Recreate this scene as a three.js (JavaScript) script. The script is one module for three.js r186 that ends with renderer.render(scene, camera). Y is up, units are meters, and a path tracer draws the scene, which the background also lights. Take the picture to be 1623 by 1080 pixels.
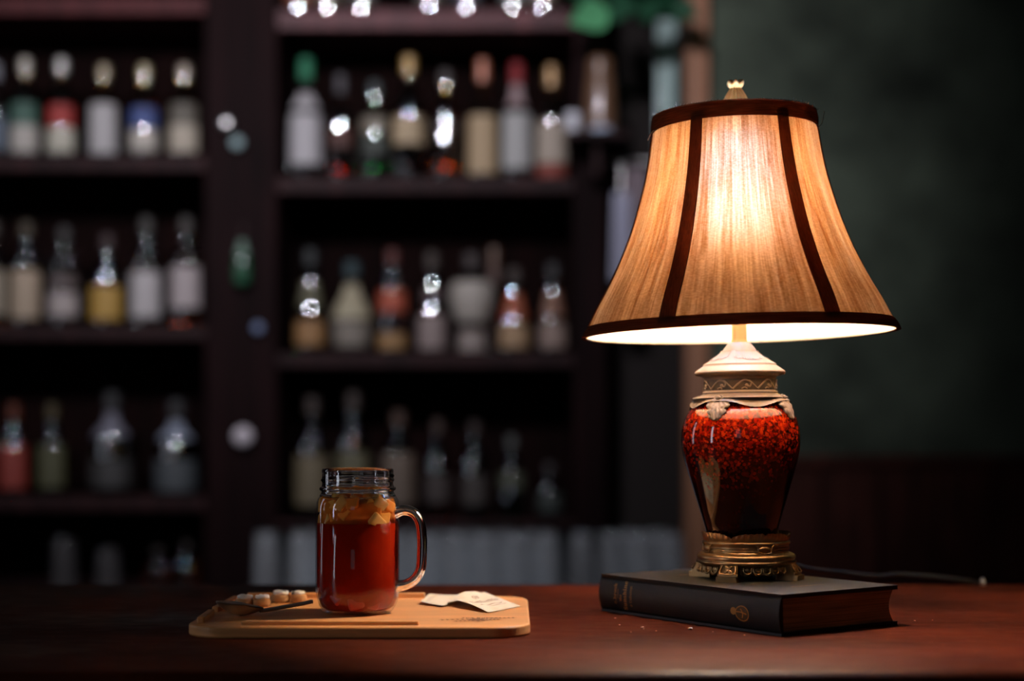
import * as THREE from 'three';
import { RoundedBoxGeometry } from 'three/addons/geometries/RoundedBoxGeometry.js';
import { mergeGeometries, mergeVertices } from 'three/addons/utils/BufferGeometryUtils.js';
import { RectAreaLightUniformsLib } from 'three/addons/lights/RectAreaLightUniformsLib.js';

// ------------------------------------------------------------------ camera, lights, exposure
const F = 2500;                       // focal length in pixels of the 1623 x 1080 frame
const EYE = 1.275, CT = 1.1;          // eye height, counter-top height
const scene = new THREE.Scene();
const camera = new THREE.PerspectiveCamera(2 * Math.atan(540 / F) * 180 / Math.PI, 1623 / 1080, 0.05, 40);
camera.position.set(0, EYE, 0);
camera.lookAt(0, EYE, -1);
camera.setViewOffset(1623, 1080, 0, -150, 1623, 1080);   // rising lens: verticals stay vertical
camera.focus = 1.45;
camera.userData.fStop = 2.05;
scene.add(camera);
const renderer = new THREE.WebGLRenderer({ antialias: true });
renderer.toneMapping = THREE.LinearToneMapping;
renderer.toneMappingExposure = 1.0;
renderer.shadowMap.enabled = true;
RectAreaLightUniformsLib.init();
scene.background = new THREE.Color(0x000000);
const LAMP = { color: new THREE.Color(1, 0.74, 0.41), power: 1.75, glow: 31 };
const SPOT = { color: new THREE.Color(0.92, 0.9, 1.0), power: 15 };
const DAY = { color: new THREE.Color(0.8, 0.86, 1.0), left: 4, back: 1.2, front: 0.2 };

// ------------------------------------------------------------------ helpers
let seed = 7;
const rnd = () => { seed = (seed + 0x6d2b79f5) | 0; let t = Math.imul(seed ^ (seed >>> 15), 1 | seed); t = (t + Math.imul(t ^ (t >>> 7), 61 | t)) ^ t; return ((t ^ (t >>> 14)) >>> 0) / 4294967296; };
const rr = (a, b) => a + (b - a) * rnd();
const V = (x, y, z) => new THREE.Vector3(x, y, z);
const V2 = (x, y) => new THREE.Vector2(x, y);
const at = (x, y, d) => V((x - 811.5) * d / F, EYE + (690 - y) * d / F, -d);
const xAt = (x, d) => (x - 811.5) * d / F, yAt = (y, d) => EYE + (690 - y) * d / F;
const used = {};
function numbered(n) { const k = used[n] = (used[n] ?? -1) + 1; return k ? n + '_' + String(k).padStart(3, '0') : n; }
function tag(o, label, category, group) { o.userData.label = label; o.userData.category = category; if (group) o.userData.group = group; return o; }
function thing(name, label, category, pos = V(0, 0, 0), turn = 0, group) {
  const o = new THREE.Group(); o.name = numbered(name); o.position.copy(pos); o.rotation.y = turn; scene.add(o);
  return tag(o, label, category, group);
}
function part(name, geo, mat, parent, label) {
  const m = new THREE.Mesh(geo, mat); m.name = name; m.castShadow = m.receiveShadow = true; parent.add(m);
  if (label) m.userData.label = label;
  return m;
}
function solo(name, geo, mat, label, category, group) { return tag(part(numbered(name), geo, mat, scene), label, category, group); }
function struct(name, geo, mat) { const m = part(name, geo, mat, scene); m.userData.kind = 'structure'; return m; }
const box = (w, h, d, x = 0, y = 0, z = 0, r = 0) => (r ? new RoundedBoxGeometry(w, h, d, 3, r) : new THREE.BoxGeometry(w, h, d)).translate(x, y, z);
const lathe = (pts, seg = 48, ps = 0, pl = Math.PI * 2) => new THREE.LatheGeometry(pts.map((p) => V2(p[0], p[1])), seg, ps, pl);
const merge = (list) => mergeGeometries(list.map((g) => { const n = g.index ? g.toNonIndexed() : g; for (const k of Object.keys(n.attributes)) if (!['position', 'normal', 'uv'].includes(k)) n.deleteAttribute(k); return n; }));
function tube(pts, r, seg = 40, rad = 8, closed = false) { return new THREE.TubeGeometry(new THREE.CatmullRomCurve3(pts, closed), seg, r, rad, closed); }
// a surface over (t, a): f gives a point; wrap-free grid with smooth normals and uv
function grid(nt, na, f, keepUv = true) {
  const pos = [], uv = [], idx = [];
  for (let i = 0; i <= nt; i++) for (let j = 0; j <= na; j++) { const p = f(i / nt, j / na); pos.push(p.x, p.y, p.z); uv.push(j / na, i / nt); }
  for (let i = 0; i < nt; i++) for (let j = 0; j < na; j++) { const a = i * (na + 1) + j, b = a + 1, c = a + na + 1, d = c + 1; idx.push(a, b, d, a, d, c); }
  const g = new THREE.BufferGeometry();
  g.setAttribute('position', new THREE.Float32BufferAttribute(pos, 3)); g.setAttribute('uv', new THREE.Float32BufferAttribute(uv, 2)); g.setIndex(idx);
  g.computeVertexNormals();
  return g;
}
// revolve with angle-dependent profile; angle 0 faces +z (the viewer), positive towards +x
function rev(nt, na, f, a0 = 0, a1 = Math.PI * 2) {
  const g = grid(nt, na, (t, s) => { const a = a0 + (a1 - a0) * s, [r, y] = f(t, a); return V(r * Math.sin(a), y, r * Math.cos(a)); });
  if (a1 - a0 > 6.28) { // weld the seam's normals
    const n = g.attributes.normal;
    for (let i = 0; i <= nt; i++) { const p = i * (na + 1), q = p + na, v = V(n.getX(p) + n.getX(q), n.getY(p) + n.getY(q), n.getZ(p) + n.getZ(q)).normalize(); n.setXYZ(p, v.x, v.y, v.z); n.setXYZ(q, v.x, v.y, v.z); }
  }
  return g;
}
// piecewise smooth profile r(y): Catmull through points [r, y]
function profile(pts) { const c = new THREE.CatmullRomCurve3(pts.map((p) => V(p[0], p[1], 0)), false, 'centripetal'); return (n) => c.getPoints(n).map((p) => [p.x, p.y]); }
const smooth = (a, b, x) => { const t = Math.min(1, Math.max(0, (x - a) / (b - a))); return t * t * (3 - 2 * t); };
// value noise that tiles with period p
const lattice = Array.from({ length: 4096 }, rnd);
const hash2 = (x, y) => lattice[((x * 73 + y * 179 + ((x * y) & 31) * 7) % 4096 + 4096) % 4096];
function noise(x, y, px, py) {
  const xi = Math.floor(x), yi = Math.floor(y), fx = x - xi, fy = y - yi, sx = fx * fx * (3 - 2 * fx), sy = fy * fy * (3 - 2 * fy);
  const h = (i, j) => hash2(((i % px) + px) % px, ((j % py) + py) % py);
  return (h(xi, yi) * (1 - sx) + h(xi + 1, yi) * sx) * (1 - sy) + (h(xi, yi + 1) * (1 - sx) + h(xi + 1, yi + 1) * sx) * sy;
}
function dataTex(w, h, f, srgb = true) {
  const d = new Uint8Array(w * h * 4);
  for (let y = 0; y < h; y++) for (let x = 0; x < w; x++) { const c = f(x / w, y / h, x, y); const o = (y * w + x) * 4; for (let k = 0; k < 3; k++) d[o + k] = Math.max(0, Math.min(255, c[k])); d[o + 3] = c[3] ?? 255; }
  const t = new THREE.DataTexture(d, w, h, THREE.RGBAFormat);
  t.wrapS = t.wrapT = THREE.RepeatWrapping; t.magFilter = THREE.LinearFilter; t.minFilter = THREE.LinearMipmapLinearFilter; t.generateMipmaps = true;
  if (srgb) t.colorSpace = THREE.SRGBColorSpace; t.needsUpdate = true;
  return t;
}
function canvasTex(w, h, draw) {
  const c = document.createElement('canvas'); c.width = w; c.height = h; draw(c.getContext('2d'), w, h);
  const t = new THREE.CanvasTexture(c); t.colorSpace = THREE.SRGBColorSpace; t.wrapS = t.wrapT = THREE.RepeatWrapping; return t;
}
const std = (o) => new THREE.MeshStandardMaterial(o), phy = (o) => new THREE.MeshPhysicalMaterial(o);
const lin = (r, g, b) => new THREE.Color().setRGB(r, g, b);
// box-mapped uv in metres
function metreUv(g, sx = 1, sy = 1) {
  const p = g.attributes.position, n = g.attributes.normal, uv = new Float32Array(p.count * 2);
  for (let i = 0; i < p.count; i++) {
    const x = p.getX(i), y = p.getY(i), z = p.getZ(i), ax = Math.abs(n.getX(i)), ay = Math.abs(n.getY(i)), az = Math.abs(n.getZ(i));
    const [u, v] = ay > ax && ay > az ? [x, z] : ax > az ? [z, y] : [x, y];
    uv[i * 2] = u * sx; uv[i * 2 + 1] = v * sy;
  }
  g.setAttribute('uv', new THREE.BufferAttribute(uv, 2)); return g;
}

// ------------------------------------------------------------------ materials
const wear = new Float32Array(1024 * 1024);   // scratches, scuffs and dust ground into the varnish
{
  const dab = (x, y, w) => { const i = ((Math.round(y) & 1023) << 10) + (Math.round(x) & 1023); wear[i] = Math.max(wear[i], w); };
  for (let i = 0; i < 2600; i++) { const x = rr(0, 1024), y = rr(0, 1024), w = rr(12, 60), n = 1 + Math.floor(rnd() * rnd() * 6); for (let k = 0; k < n; k++) dab(x + rr(-2, 2), y + rr(-2, 2), w); }
  for (let i = 0; i < 260; i++) { let x = rr(0, 1024), y = rr(0, 1024), a = rr(-.5, .5) + (rnd() < .3 ? 1.5 : 0), w = rr(8, 34); for (let k = 0, n = rr(12, 110); k < n; k++) { x += Math.cos(a); y += Math.sin(a); a += rr(-.04, .04); if (rnd() < .8) dab(x, y, w * rr(.5, 1)); } }
  for (let i = 0; i < 40; i++) { const cx = rr(0, 1024), cy = rr(0, 1024), R = rr(6, 22); for (let k = 0; k < 130; k++) { const a = rnd() * 6.28, q = R * Math.sqrt(rnd()); dab(cx + q * 1.6 * Math.cos(a), cy + q * Math.sin(a), rr(6, 30)); } }
}
const counterTex = dataTex(1024, 1024, (u, v, px, py) => {
  const g = noise(u * 12, v * 160, 12, 160) * .5 + noise(u * 40, v * 420, 40, 420) * .3 + noise(u * 5, v * 22, 5, 22) * .5;
  const m = noise(u * 7, v * 7, 7, 7), s = noise(u * 260, v * 260, 260, 260);
  let k = .50 + .5 * g + .55 * (m - .5);
  const wr = wear[(py << 10) + px];
  let c = [74 * k + wr * 1.7, 29 * k + wr * 1.15, 14 * k + wr * .9];
  if (s > .965 && noise(u * 9, v * 9, 9, 9) > .45) { const w = (s - .965) / .035 * 60; c = [c[0] + w, c[1] + w * .8, c[2] + w * .65]; }
  return c;
});
const counterRough = dataTex(512, 512, (u, v) => { const k = 255 * (.30 + .22 * noise(u * 9, v * 9, 9, 9) + .12 * noise(u * 60, v * 90, 60, 90)); return [k, k, k]; }, false);
const counterMat = phy({ map: counterTex, roughnessMap: counterRough, roughness: 1, bumpMap: counterRough, bumpScale: 0.0002, specularIntensity: .09 });
const darkWoodTex = dataTex(512, 512, (u, v) => { const k = .6 + .6 * noise(u * 90, v * 6, 90, 6) * noise(u * 30, v * 3, 30, 3) + .2 * noise(u * 8, v * 8, 8, 8); return [34 * k, 18 * k, 18 * k]; });
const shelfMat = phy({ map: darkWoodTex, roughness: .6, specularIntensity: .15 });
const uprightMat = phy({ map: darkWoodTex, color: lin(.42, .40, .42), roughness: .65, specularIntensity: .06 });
const litLipMat = phy({ map: darkWoodTex, color: lin(5, 4.4, 4.6), roughness: .6, specularIntensity: .4 });  // paler wood copy, painting the strong light on the top right lip
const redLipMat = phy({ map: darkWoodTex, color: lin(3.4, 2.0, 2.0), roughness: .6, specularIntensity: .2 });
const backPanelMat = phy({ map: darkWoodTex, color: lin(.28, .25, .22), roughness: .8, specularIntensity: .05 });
const postMat = std({ color: lin(.30, .125, .055), map: darkWoodTex, roughness: .6 });
postMat.map = dataTex(256, 256, (u, v) => { const k = 200 + 55 * noise(u * 40, v * 4, 40, 4); return [k, k, k]; });
const greenTex = dataTex(512, 512, (u, v) => { const k = .55 + .5 * noise(u * 4, v * 4, 4, 4) + .3 * noise(u * 11, v * 13, 11, 13) + .15 * noise(u * 60, v * 60, 60, 60); return [66 * k, 73 * k, 62 * k]; });
const greenMat = phy({ map: greenTex, roughness: .85, specularIntensity: .2 });
const wainMat = phy({ map: darkWoodTex, color: lin(4.0, 3.3, 2.4), roughness: .6, specularIntensity: .15 });
const wallMat = phy({ color: lin(.018, .015, .014), roughness: .9, specularIntensity: .1 });
const floorMat = std({ map: darkWoodTex, roughness: .5 });
const ceilMat = std({ color: lin(.08, .075, .07), roughness: .95 });
const brassMat = std({ color: lin(.52, .315, .14), metalness: .95, roughness: .35 });
const capMat = std({ color: lin(.24, .17, .12), metalness: .25, roughness: .5 });
const capTopMat = std({ color: lin(.135, .094, .066), metalness: .2, roughness: .55 });  // capMat darkened against the strong bulb light on the cap top
const recessShadeMat = std({ color: lin(.055, .036, .024), metalness: .3, roughness: .5 });  // dark colour painting the shade behind the collar scrolls
const goldLeafMat = std({ color: lin(.72, .46, .18), metalness: .45, roughness: .35 });
const silverMat = std({ color: lin(.72, .70, .68), metalness: 1, roughness: .32 });
const glassMat = phy({ color: 0xffffff, roughness: .02, transmission: 1, thickness: .003, ior: 1.48 });
const blackMat = std({ color: lin(.012, .012, .012), roughness: .45 });

// ------------------------------------------------------------------ the room
const WB = -4.56, WL = -2.6, WR = 1.95, WF = 2.6, CH = 3.2, TH = .15;
struct('floor', metreUv(box(WR - WL + 2 * TH, .1, WF - WB + 2 * TH, (WR + WL) / 2, -.05, (WF + WB) / 2), 2, 2), floorMat);
struct('ceiling', box(WR - WL + 2 * TH, .1, WF - WB + 2 * TH, (WR + WL) / 2, CH + .05, (WF + WB) / 2), ceilMat);
struct('wall_back', box(WR - WL + 2 * TH, CH, TH, (WR + WL) / 2, CH / 2, WB - TH / 2), wallMat);
struct('wall_right', box(TH, CH, WF - WB, WR + TH / 2, CH / 2, (WF + WB) / 2), wallMat);
function holedWall(name, w, h, holes, mat, place) {
  const s = new THREE.Shape([V2(0, 0), V2(w, 0), V2(w, h), V2(0, h)]);
  for (const [x, y, a, b] of holes) s.holes.push(new THREE.Path([V2(x, y), V2(x, y + b), V2(x + a, y + b), V2(x + a, y)]));
  const g = new THREE.ExtrudeGeometry(s, { depth: TH, bevelEnabled: false });
  place(g); return struct(name, g, mat);
}
// left wall: local x runs from the front wall to the back wall
holedWall('wall_left', WF - WB, CH, [[WF + .06, 1.0, .30, 1.5], [WF + 2.55, 1.0, .34, 1.5]], wallMat, (g) => g.rotateY(Math.PI / 2).translate(WL - TH, 0, WF));
holedWall('wall_front', WR - WL, CH, [[1.4, 1.5, .9, 1.2]], wallMat, (g) => g.translate(WL, 0, WF));
function windowIn(n, w, h, pos, ry, power) {
  const o = new THREE.Group(); o.name = 'window_' + n; o.userData.kind = 'structure'; o.position.copy(pos); o.rotation.y = ry; scene.add(o);
  part('window_frame', merge([box(w, .03, .05, 0, h / 2 - .015), box(w, .03, .05, 0, -h / 2 + .015), box(.03, h, .05, w / 2 - .015), box(.03, h, .05, -w / 2 + .015)]), shelfMat, o);
  part('window_pane', box(w - .06, h - .06, .01), std({ color: 0xffffff, emissive: DAY.color, emissiveIntensity: power, roughness: .4 }), o);
  const l = new THREE.RectAreaLight(DAY.color, power, w - .07, h - .07); l.name = 'window_light'; l.position.set(0, 0, .03); l.rotation.y = Math.PI; o.add(l);
}
windowIn(1, .30, 1.5, V(WL - .06, 1.75, -.21), Math.PI / 2, DAY.left);
windowIn(2, .34, 1.5, V(WL - .06, 1.75, -2.72), Math.PI / 2, DAY.back);
windowIn(3, .9, 1.2, V(WL + 1.85, 2.1, WF + .06), Math.PI, DAY.front);

// green wall on the right, standing forward of the shelf recess, with its dark wainscot
const PX = .515, PZ = -4.26, WY = 1.216;
struct('wall_back_right', metreUv(box(WR - PX, CH - WY, .3, (WR + PX) / 2, (CH + WY) / 2, PZ - .15), .9, .9), greenMat);
{
  const o = new THREE.Group(); o.name = 'wall_back_right_wainscot'; o.userData.kind = 'structure'; scene.add(o);
  for (let i = 0; i < 9; i++) { const w = (WR - PX) / 9; part(i ? 'panel_' + String(i).padStart(3, '0') : 'panel', metreUv(box(w - .004, WY - .02, .3, PX + w * (i + .5), WY / 2, PZ - .145, .004), 1.5, 1.5), wainMat, o); }
  part('rail', metreUv(box(WR - PX, .03, .32, (WR + PX) / 2, WY - .01, PZ - .14, .006)), wainMat, o);
}
struct('trim_1', metreUv(box(.062, CH, .07, PX - .02, CH / 2, PZ + .02, .006), 3, 1), postMat);

// ------------------------------------------------------------------ shelving behind the bar
const D = 4.2, K = D / F, BACK = -4.5;
const shelfUnit = thing('back_bar_shelving', 'dark wooden bottle shelving with two open bays behind the bar', 'shelf', V(0, 0, 0));
const BY = yAt(934, D);
const SY = (py) => yAt(py, D);
const bays = { left: [-1.9, xAt(325, D)], right: [xAt(440, D), xAt(908, D)] };
const shelves = { L0: [-6, 28], L1: [247, 24], L2: [517, 22], L3: [788, 22], R0: [14, 32], R1: [280, 26], R2: [560, 22], R3: [826, 11] };
for (const [k, [py, h]] of Object.entries(shelves)) {
  const [x0, x1] = k[0] === 'L' ? bays.left : bays.right, t = h * K;
  part('shelf', metreUv(box(x1 - x0 + .01, t, .28, (x0 + x1) / 2, SY(py) - t / 2, -D - .14, .005), 1.2, 1.2), k === 'R0' ? litLipMat : k === 'L0' ? redLipMat : shelfMat, shelfUnit);
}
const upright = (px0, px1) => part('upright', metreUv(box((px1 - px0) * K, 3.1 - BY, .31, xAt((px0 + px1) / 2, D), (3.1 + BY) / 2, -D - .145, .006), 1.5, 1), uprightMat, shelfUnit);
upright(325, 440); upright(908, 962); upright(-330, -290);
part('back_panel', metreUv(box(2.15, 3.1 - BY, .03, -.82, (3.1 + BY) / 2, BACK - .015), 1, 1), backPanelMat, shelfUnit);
// lower back counter on which the glasses stand
const backCounter = thing('back_counter', 'low dark back counter under the bottle shelves', 'counter', V(-.725, 0, -D - .045));
part('counter_top', metreUv(box(2.4, .04, .6, 0, BY - .02, .02, .006)), shelfMat, backCounter);
part('cabinet_body', metreUv(box(2.36, BY - .04, .55, 0, (BY - .04) / 2, .0)), backPanelMat, backCounter);

// ------------------------------------------------------------------ bottles
const glassKinds = {};
for (const [k, [c, d, base]] of Object.entries({ clear: [[.8, .85, .85], .12, 0xffffff], amber: [[.75, .28, .03], .06, 0xffffff], dark: [[.12, .07, .04], .05, 0xffffff], green: [[.06, .22, .09], .06, 0xffffff], smoke: [[.25, .27, .3], .08, 0xffffff], red: [[.5, .08, .02], .06, 0xffffff] }))
  glassKinds[k] = phy({ color: base, roughness: .03, metalness: .09, transmission: 1, thickness: .05, ior: 1.6, clearcoat: 1, clearcoatRoughness: .02, attenuationColor: lin(...c), attenuationDistance: d });
const BP = { // [r/R, y/H] up to the mouth; cap start and cap radius
  standard: { p: [[0, 0], [.9, 0], [1, .02], [1, .58], [.95, .64], [.6, .71], [.4, .76], [.36, .88], [.36, .93]], cap: [.86, .44] },
  tall: { p: [[0, 0], [.92, 0], [1, .02], [1, .5], [.96, .56], [.7, .64], [.46, .7], [.38, .85], [.36, .93]], cap: [.82, .42] },
  squat: { p: [[0, 0], [.92, 0], [1, .03], [1, .45], [.98, .52], [.86, .6], [.5, .68], [.34, .74], [.32, .92]], cap: [.84, .4] },
  pear: { p: [[0, 0], [.74, 0], [.82, .03], [.95, .2], [1, .32], [.94, .45], [.66, .58], [.42, .68], [.34, .8], [.32, .92]], cap: [.84, .4] },
  urn: { p: [[0, 0], [.6, 0], [.66, .04], [.58, .16], [.66, .3], [.94, .48], [1, .58], [.93, .68], [.6, .77], [.36, .82], [.32, .92]], cap: [.85, .4] },
  slope: { p: [[0, 0], [.9, 0], [1, .03], [1, .3], [.9, .42], [.7, .56], [.5, .72], [.42, .86], [.4, .93]], cap: [.84, .46] },
};
const matCache = {};
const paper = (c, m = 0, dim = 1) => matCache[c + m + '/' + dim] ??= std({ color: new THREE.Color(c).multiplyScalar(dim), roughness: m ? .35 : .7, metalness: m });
// x, y of top, half width in photo pixels at the shelf's depth; bands are [from, to, colour] in the same measure
function bottle(shelf, x, top, hw, kind, glass, cap, bands, label, group, dz = 0) {
  const d = D + .075 + dz, py = shelf === 'B' ? 934 : shelves[shelf][0], base = (shelf === 'B' ? BY : SY(py));
  const H = yAt(top, d) - base, R = hw * d / F * .93, B = BP[kind];
  const o = thing('bottle', label, 'bottle', V(xAt(x, d), base, -d), 0, group);
  const prof = profile(B.p.map(([r, y]) => [r * R, y * H]))(40).map(([r, y]) => [Math.max(r, 0), Math.max(y, 0)]);
  prof.push([.2 * R, .935 * H], [0, .935 * H]);
  part('glass_body', lathe(prof, 40), glassKinds[glass], o);
  const rAt = (y) => { for (let i = 1; i < prof.length; i++) if (prof[i][1] >= y && prof[i][1] > prof[i - 1][1]) { const t = (y - prof[i - 1][1]) / (prof[i][1] - prof[i - 1][1]); return prof[i - 1][0] + t * (prof[i][0] - prof[i - 1][0]); } return R; };
  if (cap) {
    const y0 = B.cap[0] * H, r = B.cap[1] * R;
    part('cap', lathe([[rAt(y0) + .0004, y0], [r, y0], [r, H - .004], [r - .003, H], [0, H]], 28), paper([].concat(cap)[0], [].concat(cap)[1], shelf[1] === '1' ? .42 : shelf[1] === '2' ? .16 : .13), o);  // cap colour dimmed by shelf, falloff of light painted in
  }
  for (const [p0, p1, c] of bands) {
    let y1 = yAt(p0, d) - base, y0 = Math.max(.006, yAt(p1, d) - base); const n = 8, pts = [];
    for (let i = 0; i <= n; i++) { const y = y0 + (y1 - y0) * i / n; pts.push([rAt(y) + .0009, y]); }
    part('label', lathe(pts, 30, -1.25, 2.5), paper(c, 0, shelf[1] === '3' ? .25 : .34), o);  // lower shelf labels darkened, painting the weaker light there
  }
  return o;
}
const gTop = 'bottles on the upper left shelf', gMid = 'bottles on the middle left shelf';
// upper left shelf
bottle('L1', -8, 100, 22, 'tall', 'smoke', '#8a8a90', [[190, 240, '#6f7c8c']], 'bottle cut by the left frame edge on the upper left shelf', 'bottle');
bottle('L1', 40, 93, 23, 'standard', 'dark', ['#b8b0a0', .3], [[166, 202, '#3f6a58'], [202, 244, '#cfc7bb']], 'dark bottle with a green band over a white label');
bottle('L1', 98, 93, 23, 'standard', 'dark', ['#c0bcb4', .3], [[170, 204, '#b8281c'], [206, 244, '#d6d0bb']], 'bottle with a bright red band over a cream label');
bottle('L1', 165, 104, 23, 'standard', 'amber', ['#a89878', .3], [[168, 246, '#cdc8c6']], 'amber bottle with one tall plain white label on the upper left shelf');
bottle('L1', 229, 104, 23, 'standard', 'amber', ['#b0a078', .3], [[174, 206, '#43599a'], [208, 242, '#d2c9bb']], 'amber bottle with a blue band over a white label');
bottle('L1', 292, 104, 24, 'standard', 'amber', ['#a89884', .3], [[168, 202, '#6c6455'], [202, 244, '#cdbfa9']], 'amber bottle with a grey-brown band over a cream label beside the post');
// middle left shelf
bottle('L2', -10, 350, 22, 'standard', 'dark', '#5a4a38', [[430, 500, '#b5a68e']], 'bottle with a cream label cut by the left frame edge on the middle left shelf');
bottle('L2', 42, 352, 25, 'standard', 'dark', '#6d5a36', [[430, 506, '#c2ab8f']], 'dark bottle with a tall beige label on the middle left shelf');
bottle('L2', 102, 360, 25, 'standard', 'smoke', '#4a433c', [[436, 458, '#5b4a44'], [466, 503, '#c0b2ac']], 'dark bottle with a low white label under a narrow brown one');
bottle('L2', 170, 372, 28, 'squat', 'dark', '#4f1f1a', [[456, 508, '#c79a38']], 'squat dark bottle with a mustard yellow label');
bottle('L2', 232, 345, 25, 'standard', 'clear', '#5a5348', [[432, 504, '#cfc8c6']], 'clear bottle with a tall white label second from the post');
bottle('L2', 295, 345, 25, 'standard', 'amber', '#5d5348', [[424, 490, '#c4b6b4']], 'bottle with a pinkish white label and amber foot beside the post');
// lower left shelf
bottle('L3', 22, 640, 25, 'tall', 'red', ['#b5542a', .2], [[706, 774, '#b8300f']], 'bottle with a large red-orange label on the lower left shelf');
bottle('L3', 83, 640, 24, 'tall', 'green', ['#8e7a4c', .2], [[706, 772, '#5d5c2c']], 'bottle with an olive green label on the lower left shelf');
bottle('L3', 178, 622, 36, 'squat', 'dark', '#2a2826', [[654, 692, '#8e8c9c'], [728, 772, '#3a3734']], 'wide dark decanter with a gleam painted as a pale band on its shoulders');  // upper band paints the highlight on the shoulders
bottle('L3', 280, 634, 36, 'squat', 'smoke', '#2c2a2a', [[668, 697, '#a8b2c6'], [728, 778, '#525a5e']], 'wide dark decanter with a painted shoulder gleam and a slate grey label nearest the post');  // first band paints the shoulder highlight, second is the label
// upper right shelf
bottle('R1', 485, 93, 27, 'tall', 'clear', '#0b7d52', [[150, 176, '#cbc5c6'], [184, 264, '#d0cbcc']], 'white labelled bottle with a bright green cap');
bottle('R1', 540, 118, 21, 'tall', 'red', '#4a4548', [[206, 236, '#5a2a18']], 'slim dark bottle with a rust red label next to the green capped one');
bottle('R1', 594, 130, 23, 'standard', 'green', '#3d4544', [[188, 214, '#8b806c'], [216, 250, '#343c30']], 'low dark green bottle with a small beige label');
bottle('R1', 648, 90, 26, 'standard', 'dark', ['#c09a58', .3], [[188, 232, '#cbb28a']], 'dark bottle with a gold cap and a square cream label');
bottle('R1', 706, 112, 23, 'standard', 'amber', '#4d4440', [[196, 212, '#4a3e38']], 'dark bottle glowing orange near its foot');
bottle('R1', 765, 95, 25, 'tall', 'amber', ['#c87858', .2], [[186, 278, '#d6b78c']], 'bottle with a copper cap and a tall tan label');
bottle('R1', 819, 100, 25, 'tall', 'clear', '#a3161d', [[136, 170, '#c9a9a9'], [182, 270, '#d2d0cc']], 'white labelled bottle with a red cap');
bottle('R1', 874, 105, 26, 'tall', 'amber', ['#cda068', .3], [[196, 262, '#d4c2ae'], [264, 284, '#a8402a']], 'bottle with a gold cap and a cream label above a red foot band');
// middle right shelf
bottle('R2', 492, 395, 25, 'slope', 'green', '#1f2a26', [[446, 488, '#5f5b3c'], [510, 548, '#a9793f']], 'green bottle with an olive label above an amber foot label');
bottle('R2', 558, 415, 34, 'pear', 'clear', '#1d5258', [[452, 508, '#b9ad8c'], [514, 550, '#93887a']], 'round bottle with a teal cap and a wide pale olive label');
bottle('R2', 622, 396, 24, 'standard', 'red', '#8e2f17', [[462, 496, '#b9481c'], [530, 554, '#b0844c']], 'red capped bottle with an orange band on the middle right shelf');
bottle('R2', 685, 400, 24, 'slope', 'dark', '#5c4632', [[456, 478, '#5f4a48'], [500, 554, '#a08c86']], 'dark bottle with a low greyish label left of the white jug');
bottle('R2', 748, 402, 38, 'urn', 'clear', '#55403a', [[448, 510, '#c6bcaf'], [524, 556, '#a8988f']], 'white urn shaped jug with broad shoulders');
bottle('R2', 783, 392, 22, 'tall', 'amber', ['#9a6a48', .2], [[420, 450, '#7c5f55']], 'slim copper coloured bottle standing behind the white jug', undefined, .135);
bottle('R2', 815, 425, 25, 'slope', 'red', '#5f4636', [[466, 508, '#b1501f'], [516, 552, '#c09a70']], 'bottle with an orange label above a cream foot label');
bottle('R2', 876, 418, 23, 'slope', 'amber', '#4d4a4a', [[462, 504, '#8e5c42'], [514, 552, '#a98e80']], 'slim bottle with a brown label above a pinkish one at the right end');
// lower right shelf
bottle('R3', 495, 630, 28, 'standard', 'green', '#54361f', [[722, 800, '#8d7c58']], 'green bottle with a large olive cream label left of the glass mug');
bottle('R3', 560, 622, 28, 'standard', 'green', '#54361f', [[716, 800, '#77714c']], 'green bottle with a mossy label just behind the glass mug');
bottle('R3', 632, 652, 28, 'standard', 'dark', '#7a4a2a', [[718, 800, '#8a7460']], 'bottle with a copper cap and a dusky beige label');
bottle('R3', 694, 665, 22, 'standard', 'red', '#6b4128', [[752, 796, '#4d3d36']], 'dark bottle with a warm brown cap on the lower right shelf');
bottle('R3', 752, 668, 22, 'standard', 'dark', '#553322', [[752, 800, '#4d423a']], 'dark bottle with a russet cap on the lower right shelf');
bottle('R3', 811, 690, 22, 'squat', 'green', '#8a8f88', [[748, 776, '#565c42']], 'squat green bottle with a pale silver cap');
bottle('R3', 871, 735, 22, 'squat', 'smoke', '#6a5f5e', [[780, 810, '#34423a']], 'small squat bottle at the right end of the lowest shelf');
// top shelves: only the feet of the bottles are in view
for (const [x, c, g, l] of [[474, '#b86a48', 'amber', 'copper foot of a bottle on the top right shelf'], [522, '#8a7c68', 'smoke', 'cream foot of a bottle on the top right shelf'], [575, '#7a7068', 'smoke', 'dull grey foot of a bottle on the top right shelf'], [682, '#8f877a', 'smoke', 'pale foot of a bottle at the middle of the top right shelf'], [740, '#77757c', 'smoke', 'silver grey foot of a bottle on the top right shelf'], [815, '#9a9a94', 'smoke', 'white foot of a bottle on the top right shelf'], [862, '#94846f', 'smoke', 'ivory foot of a bottle at the right end of the top shelf']])
  bottle('R0', x, -150, 22, 'standard', g, '#6b5a48', [[-60, 8, c]], l);
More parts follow.
